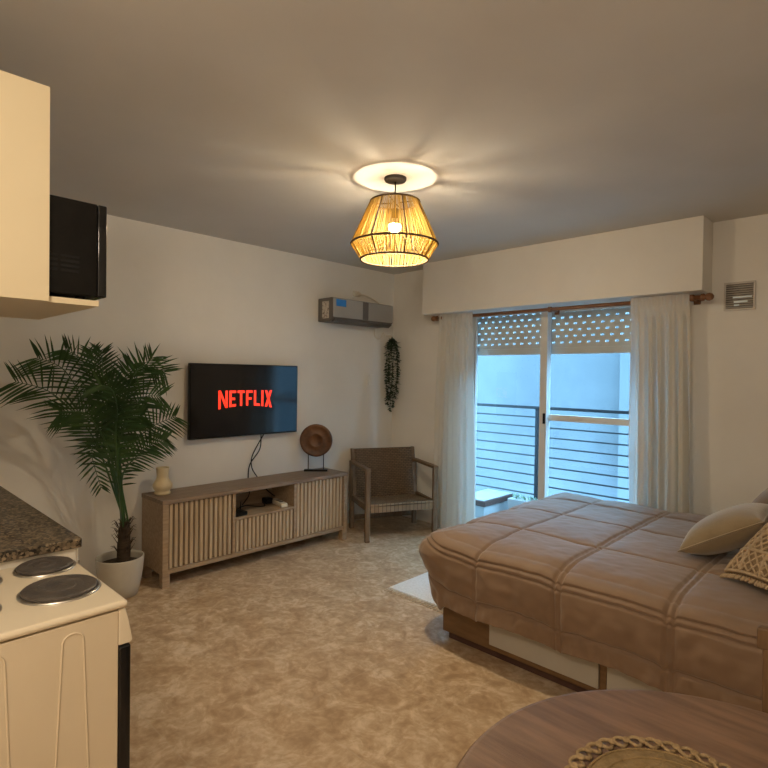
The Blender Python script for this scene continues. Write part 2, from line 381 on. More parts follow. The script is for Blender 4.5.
def curtain(name, label, x0t, x1t, x0b, x1b, folds, seed, zb=.015):
    rnd = random.Random(seed); ph = [rnd.uniform(0,6.28) for _ in range(4)]
    ztop = RZ+.028
    def fn(u, v):
        z = ztop + (zb-ztop)*v
        a = x0t + (x1t-x0t)*u; b = x0b + (x1b-x0b)*u; e = min(1, v*1.3)
        x = a + (b-a)*e
        amp = .012 + .020*min(1, v*2.2)
        uu = u + .018*math.sin(3*v+ph[0])
        y = RY + .0 + amp*math.sin(2*PI*folds*uu+ph[1]) + .4*amp*math.sin(2*PI*folds*2.3*uu+ph[2]+v*1.5)
        x += .010*math.sin(2*PI*folds*uu*1.0+ph[3])*min(1, v*2)
        if v < .09:   # rod pocket in front of the pole
            t = max(0, (v-.035)/.055); t = t*t*(3-2*t)
            y = (RY-.020+.0035*math.sin(2*PI*folds*2*u+ph[2]))*(1-t) + y*t
        return (x, y, z)
    mb = MB().grid(fn, 150, 70)
    o = mb.build(name, M['curtain'], smooth=True)
    return tag(o, label, 'curtain', 'sheer curtains at the balcony door')
curtain('sheer_curtain', 'sheer white curtain beside the armchair, at the left of the balcony door', -3.125, -2.755, -3.15, -2.72, 6, 3)
curtain('sheer_curtain', 'sheer white curtain hanging behind the bed, at the right of the balcony door', -1.43, -1.06, -1.40, -1.015, 6, 5)

# ------------------------------------------------------------------ pendant lamp
PX, PY = -1.97, 2.1
pd = thing('pendant_lamp', 'woven raffia pendant lamp with lit bulb hanging from the ceiling', 'lamp', (PX, PY, CZ))
MB().lathe([(.0,0),(.058,0),(.058,-.010),(.053,-.017),(.012,-.020),(.0,-.020)], n=32, cap0=False, cap1=False).build('canopy', M['canopy'], pd, smooth=True)
zT, zM, zB, zL = 2.31-CZ, 2.09-CZ, 2.01-CZ, 2.182-CZ
rT, rM, rB = .128, .227, .176
MB().tube([(0,0,-.02),(0,0,zL+.085)], .004, 8).build('cord', M['canopy'], pd, smooth=True)
fr = MB()
def ring(r, z, n=60): return [(r*math.cos(2*PI*k/n), r*math.sin(2*PI*k/n), z) for k in range(n)]
for r, z in ((rT,zT),(rM,zM),(rB,zB)): fr.tube(ring(r,z), .0052, 8, closed=True)
for k in range(8):
    a = 2*PI*(k+.3)/8; c_, s_ = math.cos(a), math.sin(a)
    fr.tube([(rT*c_,rT*s_,zT),(rM*c_,rM*s_,zM),(rB*c_,rB*s_,zB)], .0036, 6)
for k in range(4):
    a = 2*PI*(k+.3)/4; fr.tube([(rT*math.cos(a),rT*math.sin(a),zT),(0.018*math.cos(a),.018*math.sin(a),zT-.005)], .003, 6)
shade = fr.build('shade_frame', M['rope_lamp'], pd, smooth=True)
st = MB(); NS = 210
for k in range(NS):
    a = 2*PI*(k+random.uniform(-.3,.3))/NS; b = a + random.uniform(-.03,.03)
    r = random.uniform(.0013,.0022)
    st.tube([(rT*math.cos(b),rT*math.sin(b),zT),(rM*math.cos(a),rM*math.sin(a),zM)], r, 5, cap=False)
    b = a + random.uniform(-.04,.04)
    st.tube([(rM*math.cos(a),rM*math.sin(a),zM),(rB*math.cos(b),rB*math.sin(b),zB)], r, 5, cap=False)
st.build('shade_strands', M['strand'], pd)
MB().lathe([(.012,zL+.095),(.02,zL+.09),(.02,zL+.045),(.017,zL+.04)], n=20).build('bulb_socket', M['canopy'], pd, smooth=True)
BR = .031
dome = [(.0008,zL-BR)]+[(BR*math.sin(a), zL-BR*math.cos(a)) for a in [PI*.60*k/10 for k in range(1,11)]]
bo = MB().lathe(dome, n=24, cap1=False).build('bulb', M['bulb'], pd, smooth=True)
MB().lathe([(BR*math.sin(PI*.60)+.0005, zL-BR*math.cos(PI*.60)-.0005),(.0245,zL+.024),(.018,zL+.04),(.015,zL+.046)], n=24, cap0=False).build('bulb_housing', M['plastic'], bo, smooth=True)

# ------------------------------------------------------------------ television
tv = thing('television', 'wall-mounted black television showing a red word on its screen', 'television', (-3.76, 2.349, 1.196))
bx(-.03,.0,-.483,.483,-.28,.28).build('casing', M['black'], tv, bevel=.006)
bx(.0,.003,-.474,.474,-.268,.274).build('screen', M['screen'], tv, bevel=.001)
bx(-.065,-.03,-.16,.16,-.13,.13).build('wall_mount', M['black'], tv, bevel=.004)
def letters():
    m = MB(); X0, X1 = .0034, .0046
    W0, W1 = 2.082-2.337, 2.560-2.337; zt = 1.272-1.195; H = .142
    def bot(y):            # bottoms follow an arch
        t = (y-(W0+W1)/2)/((W1-W0)/2); return zt - H*(.84 + .16*t*t)
    def stroke(pts): m.prism(pts, 0, X0, X1)
    n = 7; gap = .0165; wd = [.078,.058,.062,.058,.055,.020,.068]
    tot = sum(wd); g = (W1-W0-tot)/6; y = W0; s = .0195
    def vbar(a, w=s): stroke([(a,bot(a)),(a+w,bot(a+w)),(a+w,zt),(a,zt)])
    for ch, wv in zip('NETFLIX', wd):
        a, b = y, y+wv
        if ch == 'N':
            vbar(a); vbar(b-s); stroke([(a,zt),(a+s,zt),(b,bot(b)),(b-s,bot(b-s))])
        elif ch == 'E':
            vbar(a); stroke([(a+s,zt-s),(b,zt-s),(b,zt),(a+s,zt)]); zm = (zt+bot(a))/2
            stroke([(a+s,zm-s*.5),(b-.008,zm-s*.5),(b-.008,zm+s*.5),(a+s,zm+s*.5)]); stroke([(a+s,bot(a+s)),(b,bot(b)),(b,bot(b)+s),(a+s,bot(a+s)+s)])
        elif ch == 'T':
            stroke([(a,zt-s),(b,zt-s),(b,zt),(a,zt)]); c_ = (a+b)/2; stroke([(c_-s/2,bot(c_)),(c_+s/2,bot(c_)),(c_+s/2,zt-s),(c_-s/2,zt-s)])
        elif ch == 'F':
            vbar(a); stroke([(a+s,zt-s),(b,zt-s),(b,zt),(a+s,zt)]); zm = (zt+bot(a))/2-.004
            stroke([(a+s,zm-s*.5),(b-.008,zm-s*.5),(b-.008,zm+s*.5),(a+s,zm+s*.5)])
        elif ch == 'L':
            vbar(a); stroke([(a+s,bot(a+s)),(b,bot(b)),(b,bot(b)+s),(a+s,bot(a+s)+s)])
        elif ch == 'I': vbar(a)
        else:
            q = s*1.12
            stroke([(a,zt),(a+q,zt),(b,bot(b)),(b-q,bot(b-q))]); stroke([(a,bot(a)),(a+q,bot(a+q)),(b,zt),(b-q,zt)])
        y = b + g
    return m
letters().build('screen_lettering', M['red'], tv)['label'] = 'red NETFLIX lettering lit on the screen'
for i, (p_, lab) in enumerate((([(-3.80,2.50,.93),(-3.77,2.47,.80),(-3.80,2.40,.68),(-3.80,2.385,.56),(-3.74,2.36,.46),(-3.66,2.25,.405)], 'thin black cable from the television down to the black router'),
                 ([(-3.79,2.53,.93),(-3.79,2.42,.76),(-3.79,2.41,.66),(-3.80,2.47,.57),(-3.74,2.52,.47),(-3.68,2.56,.42)], 'thin black cable looping from the television to the power strip'))):
    tag(MB().tube(spline(p_, 8), .0045, 8).build('television_cable', M['black'], smooth=True), lab, 'cable', 'cables under the television')

# ------------------------------------------------------------------ tv console
tc = thing('media_console', 'long oak media console with vertical slatted doors below the television', 'console', (-3.62, 2.34, 0))
def tl(mb): return mb.xf(Matrix.Translation((3.62,-2.34,0)))
CX0, CX1, CY0, CY1, CT = -3.79, -3.46, 1.545, 3.145, .575
XB = CX1-.028
tl(bx(CX0, CX1+.004, CY0-.004, CY1+.004, CT-.028, CT)).build('top', M['wood_top'], tc, bevel=.003)
tl(bx(CX0, CX1, CY0, CY0+.04, .09, CT-.028)).build('side_panel', M['wood'], tc, bevel=.002)
tl(bx(CX0, CX1, CY1-.04, CY1, .09, CT-.028)).build('side_panel', M['wood'], tc, bevel=.002)
tl(bx(CX0, CX1-.004, CY0+.04, CY1-.04, .09, .118)).build('bottom_panel', M['wood'], tc, bevel=.002)
D1, D2 = 2.065, 2.602
tl(MB().box(CX0, CX0+.012, CY0+.04, D1-.02, .118, CT-.028).box(CX0, CX0+.012, D2+.02, CY1-.04, .118, CT-.028).box(CX0, CX0+.012, D1-.02, 2.30, .118, CT-.028).box(CX0,CX0+.012,2.62-.02,D2+.02,.118,CT-.028).box(CX0,CX0+.012,2.30,2.60,.118,.46).box(CX0,CX0+.012,2.30,2.60,.53,CT-.028)).build('back_panel', M['wood'], tc)
for y in (D1, D2): tl(bx(CX0+.012, CX1-.006, y-.011, y+.011, .118, CT-.028)).build('divider', M['wood'], tc)
tl(bx(CX0+.012, CX1-.006, D1+.011, D2-.011, .352, .370)).build('niche_shelf', M['wood'], tc, bevel=.002)
def slat_front(y0, y1, z0, z1, n, name):
    b = tl(bx(XB-.012, XB, y0+.003, y1-.003, z0+.003, z1-.003)).build(name, M['groove'], tc)
    s = MB(); p = (y1-y0-.006)/n
    for k in range(n):
        a = y0+.003+p*k
        s.prism([(XB, a+p*.12),(XB, a+p*.88),(XB+.016, a+p*.78),(XB+.016, a+p*.22)], 2, z0+.004, z1-.004)
    tl(s).build('slats', M['wood_v'], b)
slat_front(CY0+.04, D1-.011, .118, CT-.03, 13, 'door')
slat_front(D2+.011, CY1-.04, .118, CT-.03, 13, 'door')
slat_front(D1+.011, D2-.011, .118, .352, 15, 'drawer_front')
for x in (CX0+.002, CX1-.05):
    for y in (CY0+.001, CY1-.051):
        tl(bx(x, x+.048, y, y+.05, 0, .09)).build('leg', M['wood'], tc, bevel=.002)
# things on and in it
vs = MB().lathe([(.046,0),(.052,.003),(.052,.016),(.046,.024),(.056,.036),(.063,.055),(.062,.07),(.052,.088),(.040,.106),(.037,.125),(.040,.155),(.043,.178),(.042,.184),(.034,.182),(.032,.12)], (0,0,0), 36, True, False).build('vase', M['ceramic'], smooth=True)
vs.location = (-3.66, 1.63, CT+.0005); tag(vs, 'small cream ceramic vase on the end of the console near the palm', 'vase')
ds = thing('disc_ornament', 'carved round wooden disc on a black stand on the console', 'ornament', (-3.68, 2.975, CT+.0005), math.radians(-42))
bx(-.022,.022,-.10,.10,0,.016).build('stand_base', M['black'], ds, bevel=.002)
for y in (-.065,.065): MB().tube([(0,y,.015),(0,y,.155)], .0035, 8).build('rod', M['black'], ds, smooth=True)
prof = [(.001,-.012),(.12,-.012),(.138,-.006),(.140,.004),(.132,.012),(.122,.013),(.112,.008),(.07,.005),(.062,.009),(.05,.009),(.044,.004),(.001,.004)]
MB().lathe(prof, n=48).xf(Matrix.Translation((0,0,.265)) @ Matrix.Rotation(PI/2,4,'Y')).build('disc', M['discwood'], ds, smooth=True)
rt = thing('router', 'small black router box at the left end of the console niche', 'router', (-3.52, 2.125, .3705))
bx(-.05,.04,-.045,.06,0,.03).build('case', M['black'], rt, bevel=.006)
MB().tube([(-.045,.05,.02),(-.05,.055,.085)], .004, 8).build('antenna', M['black'], rt, smooth=True)
ps = thing('power_strip', 'white power strip lying on the niche shelf of the console', 'power strip', (-3.56, 2.53, .3705), math.radians(-12))
bx(-.14,.075,-.027,.027,0,.032).build('body', M['plastic'], ps, bevel=.006)
MB().box(-.06,-.03,-.015,.015,.032,.034).box(-.01,.02,-.015,.015,.032,.034).build('socket', M['groove'], ps)
ad = MB().box(-.035,.035,-.03,.03,0,.045).box(-.02,.02,.03,.04,.012,.033).build('power_adapter', M['black'], bevel=.006)
ad.location = (-3.70, 2.50, .3705); tag(ad, 'black plug adapter behind the white power strip in the niche', 'adapter')
tag(MB().tube(spline([(-3.57,2.15,.39),(-3.66,2.2,.376),(-3.71,2.30,.38),(-3.66,2.36,.376),(-3.62,2.42,.376),(-3.70,2.455,.39)],8), .0045, 8).build('power_cable', M['black'], smooth=True), 'black cable lying on the niche shelf from router to adapter', 'cable')

# ------------------------------------------------------------------ woven armchair
ac = thing('woven_armchair', 'low wooden armchair with woven rattan seat and back in the corner', 'armchair', (-3.14, 3.485, 0), math.atan2(.898,.441))
Wc, Dc = .62, .475   # local x across, y to the back
hw = Wc/2
def bar(p0, p1, a, b):
    """rectangular bar from p0 to p1, a wide in x, b deep"""
    m = MB(); P0, P1 = Vector(p0), Vector(p1)
    vs_ = [P + Vector((sx*a/2, sy*b/2, 0)) for P in (P0,P1) for sx, sy in ((-1,-1),(1,-1),(1,1),(-1,1))]
    return m.add(vs_, [(3,2,1,0),(4,5,6,7),(0,1,5,4),(1,2,6,5),(2,3,7,6),(3,0,4,7)])
for sx in (-1,1):
    x = sx*hw
    bar((x,0,0),(x,0,.605),.042,.036).build('leg', M['armwood'], ac, bevel=.006)
    bar((x,Dc-.02,0),(x,Dc+.0,.60),.042,.036).build('leg', M['armwood'], ac, bevel=.006)
    m_ = MB().box(x-.024,x+.024,-.022,Dc+.01,.596,.622); m_.build('armrest', M['armwood'], ac, bevel=.006)
    MB().box(x-.014,x+.014,.018,Dc-.038,.262,.315).build('side_rail', M['armwood'], ac, bevel=.004)
MB().box(-hw+.022,hw-.022,-.012,.016,.245,.318).box(-hw+.022,hw-.022,Dc-.03,Dc-.008,.245,.30).build('seat_frame', M['weave_seat'], ac, bevel=.004)
def seatf(u,v):
    return (-hw+.022+(Wc-.044)*u, -.012+(Dc-.0)*v, .318-.03*v-.012*math.sin(PI*u)*math.sin(PI*v))
sm = MB().grid(seatf, 12, 12); so_ = sm.build('seat', M['weave_seat'], ac, smooth=True); q = so_.modifiers.new('t','SOLIDIFY'); q.thickness = .02; q.offset = -1
def backf(u,v):
    x = -hw+.006+(Wc-.012)*u; z = .27+.455*v; y = Dc-.06+.085*v+.012*math.sin(PI*u)*math.sin(PI*v)
    return (x,y,z)
bm_ = MB().grid(backf, 12, 14); bo = bm_.build('backrest', M['weave_back'], ac, smooth=True); q = bo.modifiers.new('t','SOLIDIFY'); q.thickness = .028; q.offset = 0
bar((-hw+.01,Dc-.062,.27),(-hw+.01,Dc+.024,.728),.03,.032).build('back_post', M['armwood'], ac, bevel=.004)
bar((hw-.01,Dc-.062,.27),(hw-.01,Dc+.024,.728),.03,.032).build('back_post', M['armwood'], ac, bevel=.004)
MB().box(-hw+.02,hw-.02,Dc-.025,Dc-.001,.08,.12).build('stretcher', M['armwood'], ac, bevel=.003)

# ------------------------------------------------------------------ air conditioner and wall bits
a_ = thing('air_conditioner', 'silver grey split air conditioner high on the wall by the corner', 'air conditioner', (WX, 3.485, 1.975))
AY0, AY1 = -.385, .375
prof = [(0,-.10),(0,.105),(.185,.105),(.2,.095),(.2,-.068),(.16,-.10)]
MB().prism(prof, 1, AY0, AY1).build('body', M['acside'], a_, bevel=.006)
bx(.2,.206,AY0+.004,AY1-.004,-.066,.098).build('front_panel', M['acgrey'], a_, bevel=.004)
bx(.2062,.2075,-.03,.04,-.064,.096).build('display_strip', M['acdark'], a_)
MB().prism([(.155,-.103),(.2,-.072),(.206,-.088),(.165,-.112)], 1, AY0+.02, AY1-.02).build('louver', M['acdark'], a_, bevel=.002)
bx(.2062,.2078,AY0+.035,AY0+.15,.03,.09).build('blue_sticker', M['blue'], a_)
bx(.06,.15,AY0-.0015,AY0-.0002,-.075,.075).build('paper_label', M['label'], a_)
sk = thing('wall_socket', 'cream wall socket above the air conditioner', 'socket', (WX, 3.56, 2.175))
bx(0,.012,-.04,.04,-.028,.028).build('plate', M['plastic'], sk, bevel=.003)
bx(.012,.04,-.01,.03,-.018,.012).build('plug', M['plastic'], sk, bevel=.004)
tag(MB().tube(spline([(WX+.035,3.585,2.172),(WX+.04,3.66,2.165),(WX+.035,3.76,2.14),(WX+.03,3.84,2.11),(WX+.03,3.885,2.07),(WX+.025,3.895,2.0)],8), .006, 8).build('conditioner_cable', M['plastic'], smooth=True), 'cream cable drooping from the wall socket past the air conditioner', 'cable')
sw = thing('light_switch', 'cream switch plate on the wall under the air conditioner', 'switch', (WX, 3.775, 1.36))
bx(0,.008,-.035,.035,-.055,.055).build('plate', M['wall'], sw, bevel=.003)
bx(.008,.012,-.016,.016,-.025,.025).build('rocker', M['wall'], sw, bevel=.002)
tag(MB().tube(spline([(WX+.012,3.80,1.86),(WX+.02,3.80,1.79),(WX+.03,3.845,1.765),(WX+.03,3.885,1.80),(WX+.03,3.91,1.83),(WX+.03,3.93,1.78)],8), .0035, 6).build('drain_hose', M['plastic'], smooth=True), 'thin cream hose looping from the air conditioner above the garland', 'hose')
gl = thing('hanging_garland', 'dark green artificial leaf garland hanging in the corner', 'garland', (-3.735, 3.965, 1.79))
stm = MB(); lv = MB()
for k in range(7):
    L_ = random.uniform(.50,.74); a = 2*PI*k/7; sp = random.uniform(.03,.085)
    pts = spline([(0,0,0),(math.cos(a)*sp*.8, math.sin(a)*sp*.8,-.10),(math.cos(a+.5)*sp, math.sin(a+.5)*sp,-L_*.6),(math.cos(a+.8)*sp*.8, math.sin(a+.8)*sp*.8,-L_)],10)
    stm.tube(pts,.0022,5)
    for j, p_ in enumerate(pts):
        if j < 3: continue
        for _ in range(3):
            an = random.uniform(0,2*PI); l = random.uniform(.030,.052); dr = Vector((math.cos(an),math.sin(an),random.uniform(-1.0,.1))).normalized()
            sd = dr.cross(Vector((0,0,1))).normalized()*l*.36; nn = dr.cross(sd).normalized()*l*.1
            lv.add([p_, p_+dr*l*.5+sd+nn, p_+dr*l, p_+dr*l*.5-sd+nn],[(0,1,2,3)])
stm.build('stems', M['leaf2'], gl, smooth=True); lv.build('leaves', M['leaf2'], gl)
MB().tube([(-.08,0,.012),(-.01,0,.012),(0,0,-.01)], .003, 6).build('hook', M['plastic'], gl, smooth=True)
vg = thing('vent_grille', 'square metal vent grille on the wall beside the right curtain', 'vent', (-.81, WY, 1.94))
fm = MB().box(-.085,.085,-.012,0,-.09,-.078).box(-.085,.085,-.012,0,.078,.09).box(-.085,-.075,-.012,0,-.078,.078).box(.075,.085,-.012,0,-.078,.078)
fm.build('frame', M['grille'], vg)
lo = MB()
for k in range(11):
    z = -.07+.014*k
    lo.prism([(-.010,z-.003),(-.002,z+.004),(-.001,z+.0025),(-.009,z-.0045)], 0, -.075, .075)
lo.build('louvres', M['grille'], vg)
bx(-.075,.075,-.0008,0,-.078,.078).build('backing', M['acside'], vg)
MB().box(-.035,.068,-.0115,-.0105,-.012,-.002).box(-.03,.045,-.0115,-.0105,-.042,-.030).box(-.028,.0,-.0115,-.0105,-.062,-.052).build('foil_strip', M['silver'], vg)

# ------------------------------------------------------------------ palm
pm = thing('potted_palm', 'tall potted areca palm with dark feathery fronds between stove and console', 'palm', (-3.575, 1.325, 0))
pt = [(.098,0),(.105,.004),(.122,.08),(.134,.16),(.140,.235),(.139,.242),(.132,.242),(.128,.225),(.120,.16)]
MB().lathe(pt, n=40, cap1=False).build('pot', M['pot'], pm, smooth=True)
MB().lathe([(.124,.196),(.06,.206),(.001,.21)], n=30, cap0=False).build('soil', M['soil'], pm, smooth=True)
trk = MB().tube(spline([(0,.02,.19),(.0,.022,.30),(0,.024,.40),(0,.028,.46)],6), [.040]*8+[.036]*6+[.03]*5, 14)
for k in range(46):
    a = random.uniform(0,2*PI); z = random.uniform(.26,.46); c_, s_ = math.cos(a), math.sin(a)
    trk.tube([(.036*c_,.02+.036*s_,z),(.055*c_,.02+.055*s_,z+.03),(.075*c_,.02+.075*s_,z+random.uniform(.01,.06))], [.003,.002,.0006], 5)
trk.build('trunk', M['trunk'], pm, smooth=True)
FR = [   # leaflet length, droop, points along the frond (room coordinates)
 (0.24,0.5,[(-3.550,1.193,0.914),(-3.500,1.066,1.118),(-3.480,0.905,1.285),(-3.460,0.739,1.341)]),
 (0.25,0.5,[(-3.600,1.233,0.949),(-3.600,1.129,1.200),(-3.580,1.003,1.409),(-3.560,0.865,1.475)]),
 (0.2,0.4,[(-3.680,1.284,0.969),(-3.700,1.218,1.255),(-3.700,1.147,1.461),(-3.680,1.041,1.530)]),
 (0.16,0.3,[(-3.500,1.244,0.988),(-3.480,1.201,1.233),(-3.470,1.180,1.383),(-3.460,1.170,1.519)]),
 (0.15,0.3,[(-3.620,1.287,0.974),(-3.620,1.232,1.227),(-3.600,1.190,1.400),(-3.600,1.161,1.522)]),
 (0.21,0.35,[(-3.550,1.298,0.979),(-3.520,1.332,1.260),(-3.500,1.421,1.442),(-3.480,1.553,1.406)]),
 (0.19,0.3,[(-3.660,1.344,0.998),(-3.680,1.400,1.221),(-3.680,1.469,1.384),(-3.660,1.552,1.499)]),
 (.19,.45,[(-3.550,1.311,0.822),(-3.570,1.415,0.969),(-3.580,1.541,1.057),(-3.580,1.676,1.104)]),
 (0.2,0.4,[(-3.480,1.272,0.927),(-3.440,1.315,1.123),(-3.420,1.390,1.244),(-3.400,1.493,1.255)]),
 (0.12,0.3,[(-3.620,1.288,0.785),(-3.580,1.191,0.985),(-3.560,1.151,0.899),(-3.540,1.197,0.702)]),
 (0.19,0.4,[(-3.420,1.239,0.966),(-3.380,1.229,1.178),(-3.360,1.193,1.297),(-3.340,1.120,1.326)]),
 (0.145,0.4,[(-3.500,1.305,0.749),(-3.470,1.389,0.886),(-3.450,1.467,0.951),(-3.430,1.541,0.972)]),
 (0.17,0.4,[(-3.600,1.310,0.974),(-3.600,1.326,1.226),(-3.580,1.342,1.352),(-3.560,1.383,1.448)]),
 (0.19,0.5,[(-3.480,1.226,0.900),(-3.450,1.137,1.089),(-3.430,1.055,1.169),(-3.420,0.949,1.174)]),
 (0.17,0.4,[(-3.450,1.262,0.870),(-3.420,1.273,1.023),(-3.400,1.311,1.113),(-3.380,1.375,1.136)]),
]
O = Vector((-3.575,1.325,0)); VIEWN = Vector((-.7,.714,0))
for i, (ll, dr, pts) in enumerate(FR):
    hang = (i == 9)
    base = Vector((random.uniform(-.025,.025), .02+random.uniform(-.03,.03), .42+random.uniform(-.06,.02)))
    P_ = spline([base] + [Vector(p)-O for p in pts], 12)
    n = len(P_); fr = MB(); fr.tube(P_, [.0065*(1-.8*k/n) for k in range(n)], 6)
    st0 = int(n*(.22 if not hang else .5))
    LW = .0125; NL = 25 if not hang else 16
    for k in range(NL):
        t = st0 + (n-1.001-st0)*k/(NL-1); a = int(t); p_ = P_[a].lerp(P_[min(a+1,n-1)], t-a)
        tg = (P_[min(a+2,n-1)]-P_[max(a-2,0)]).normalized()
        tg = (tg - VIEWN*tg.dot(VIEWN)*.6).normalized()
        sd0 = tg.cross(VIEWN).normalized(); q = k/(NL-1)
        ln = ll*(.50+.50*math.sin(PI*min(1,.12+q*.80)))*random.uniform(.88,1.08)
        for sg in (-1,1):
            d0 = (sd0*sg*.85 + tg*(.34+.50*q*q+random.uniform(-.06,.06)) + VIEWN*random.uniform(-.22,.05)).normalized()
            wv = (d0.cross(VIEWN)).normalized()
            wv = (wv + VIEWN*random.uniform(-.35,.35)).normalized()*LW*.5
            dz = Vector((0,0,-dr*ln))
            vv = [p_-wv*.35, p_+wv*.35, p_+d0*ln*.25+wv+dz*.03, p_+d0*ln*.25-wv+dz*.03, p_+d0*ln*.6+wv*.9+dz*.14, p_+d0*ln*.6-wv*.9+dz*.14, p_+d0*ln+dz*.36]
            for x_ in vv:
                if x_.x + O.x < WX+.012: x_.x = WX+.012-O.x
            fr.add(vv, [(0,1,2,3),(3,2,4,5),(5,4,6)])
    fr.build('frond', M['leaf'], pm)

# ------------------------------------------------------------------ kitchen
kc = thing('kitchen_cabinet', 'white base kitchen cabinet under the granite worktop', 'cabinet', (-2.8, .2, 0))
def kl(mb): return mb.xf(Matrix.Translation((2.8,-.2,0)))
kl(bx(WX+.005, -1.752, KY+.006, .525, .1, .887)).build('carcass', M['white'], kc, bevel=.002)
kl(bx(WX+.005, -1.77, KY+.006, .47, 0, .1)).build('plinth', M['acdark'], kc)
for k in range(4):
    x0 = WX+.012+.515*k; d = kl(bx(x0, x0+.509, .525, .535, .115, .88)).build('door', M['white'], kc, bevel=.003)
    kl(MB().tube([(x0+.44,.554,.70),(x0+.44,.554,.82)], .006, 8).box(x0+.436,x0+.444,.535,.554,.705,.713).box(x0+.436,x0+.444,.535,.554,.807,.815)).build('handle', M['steel'], d)
gt = tag(bx(WX+.003, -1.737, KY+.006, .537, .8875, .915).build('granite_worktop', M['granite'], bevel=.004), 'speckled brown granite worktop above the stove', 'worktop')

sv = thing('stove', 'white electric stove with four round hotplates at the end of the worktop', 'stove', (-1.555, .2, 0))
def sl(mb): return mb.xf(Matrix.Translation((1.555,-.2,0)))
SX0, SX1 = -1.745, -1.308
# side panel towards the table with two raised arches
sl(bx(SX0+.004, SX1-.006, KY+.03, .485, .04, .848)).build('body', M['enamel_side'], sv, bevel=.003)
def arch(yc, w0, w1, z0, z1, sk):
    """long narrow raised arch: w0 wide at the top, w1 at the foot, foot shifted by sk"""
    X = SX1-.006; zs = z1-w0*.45; pts = []
    for k in range(10):
        t = k/10; pts.append((X, yc+sk*(1-t)-(w1/2+(w0/2-w1/2)*t**.8), z0+(zs-z0)*t))
    for k in range(13):
        a = PI-PI*k/12; pts.append((X, yc+math.cos(a)*w0/2, zs+math.sin(a)*w0*.45))
    for k in range(9,-1,-1):
        t = k/10; pts.append((X, yc+sk*(1-t)+(w1/2+(w0/2-w1/2)*t**.8), z0+(zs-z0)*t))
    return MB().tube(pts, .0024, 6)
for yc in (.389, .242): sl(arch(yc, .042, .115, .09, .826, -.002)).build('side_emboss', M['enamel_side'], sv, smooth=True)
ct = sl(MB().box(SX0, SX1, KY+.01, .505, .852, .87)).build('cooktop', M['enamel'], sv, bevel=.008, seg=3)
sl(MB().prism([(.485,.85),(.500,.85),(.508,.82),(.517,.772),(.513,.765),(.485,.765)], 0, SX0+.004, SX1-.006)).build('control_panel', M['enamel'], sv, bevel=.003)
sl(bx(SX0+.01, SX1-.004, .4855, .513, .14, .762)).build('oven_door', M['blackgloss'], sv, bevel=.005)
sl(MB().box(SX0+.08, SX1-.08, .5132, .518, .70, .735)).build('door_handle', M['steel'], sv, bevel=.002)
for k in range(5):
    kn = MB().lathe([(.016,0),(.016,.012),(.013,.02),(.001,.021)], n=18, cap0=False).xf(Matrix.Translation((SX0+.04+.07*k, .512, .80)) @ Matrix.Rotation(-PI/2,4,'X'))
    sl(kn).build('knob', M['black'], sv, smooth=True)
for x, y, r in ((-1.474,.407,.081),(-1.672,.425,.066),(-1.468,.214,.066),(-1.662,.238,.081)):
    rim = sl(MB().lathe([(r+.007,0),(r+.007,.004),(r+.001,.006),(r,.004)], (x,y,.8695), 44, False, False)).build('hotplate_rim', M['steel'], sv, smooth=True)
    sl(MB().lathe([(r,.001),(r,.010),(r-.004,.013),(r*.62,.013),(r*.60,.0118),(r*.42,.0118),(r*.40,.013),(r*.2,.013),(r*.18,.0115),(.001,.0115)], (x,y,.8695), 44, False, True)).build('hotplate', M['burner'], sv, smooth=False)
for x in (SX0+.03, SX1-.05):
    for y in (KY+.05, .44): sl(MB().lathe([(.016,0),(.016,.04)], (x+.01,y,0), 12)).build('foot', M['black'], sv)

uc = thing('wall_cabinet', 'cream wall cabinet with an open microwave shelf above the stove', 'cabinet', (-2.08, .1, 1.6))
def ul(mb): return mb.xf(Matrix.Translation((2.08,-.1,-1.6)))
U0, U1 = -2.41, -1.75
ul(bx(U1-.018, U1, KY, .452, 1.597, 2.194)).build('end_panel', M['cream'], uc, bevel=.001)
ul(bx(U0, U0+.018, KY, .452, 1.597, 2.194)).build('end_panel', M['cream'], uc, bevel=.001)
ul(bx(U0, U1-.0185, .452, .588, 1.597, 1.614).box(U0+.018, U1-.0185, KY, .452, 1.597, 1.614)).build('shelf', M['cream'], uc)
ul(bx(U0+.018, U1-.018, KY, .452, 2.176, 2.194)).build('top_panel', M['cream'], uc)
ul(bx(U0+.018, U1-.018, KY, .43, 1.925, 1.943)).build('inner_shelf', M['cream'], uc)
ul(bx(U0+.018, U1-.018, KY, KY+.01, 1.614, 2.176)).build('back_panel', M['cream'], uc)
d = ul(bx(U0+.02, U1-.02, .434, .452, 1.94, 2.175)).build('door', M['cream'], uc, bevel=.002)
mw = thing('microwave', 'black microwave oven on the shelf of the wall cabinet', 'microwave', (-2.03, .35, 1.6145))
def ml(mb): return mb.xf(Matrix.Translation((2.03,-.35,-1.6145)))
X0, X1 = -2.27, -1.772
ml(bx(X0, X1, .14, .585, 1.626, 1.903)).build('case', M['black'], mw, bevel=.004)
md = ml(bx(X0, X1-.0, .586, .612, 1.626, 1.903)).build('door', M['blackgloss'], mw, bevel=.004)
ml(bx(X1-.09, X1-.075, .612, .6135, 1.66, 1.87)).build('handle_groove', M['vent_dark'], md)
vt = MB()
for (y0,y1) in ((.40,.478),(.487,.535)):
    for k in range(4): vt.box(X1-.0005, X1+.0012, y0, y1, 1.690+.014*k, 1.697+.014*k)
ml(vt).build('side_vents', M['vent_dark'], mw)
for y in (.18,.55):
    for x in (X0+.04, X1-.04): ml(MB().lathe([(.014,0),(.014,.013)], (x,y,1.6145), 12)).build('foot', M['black'], mw)

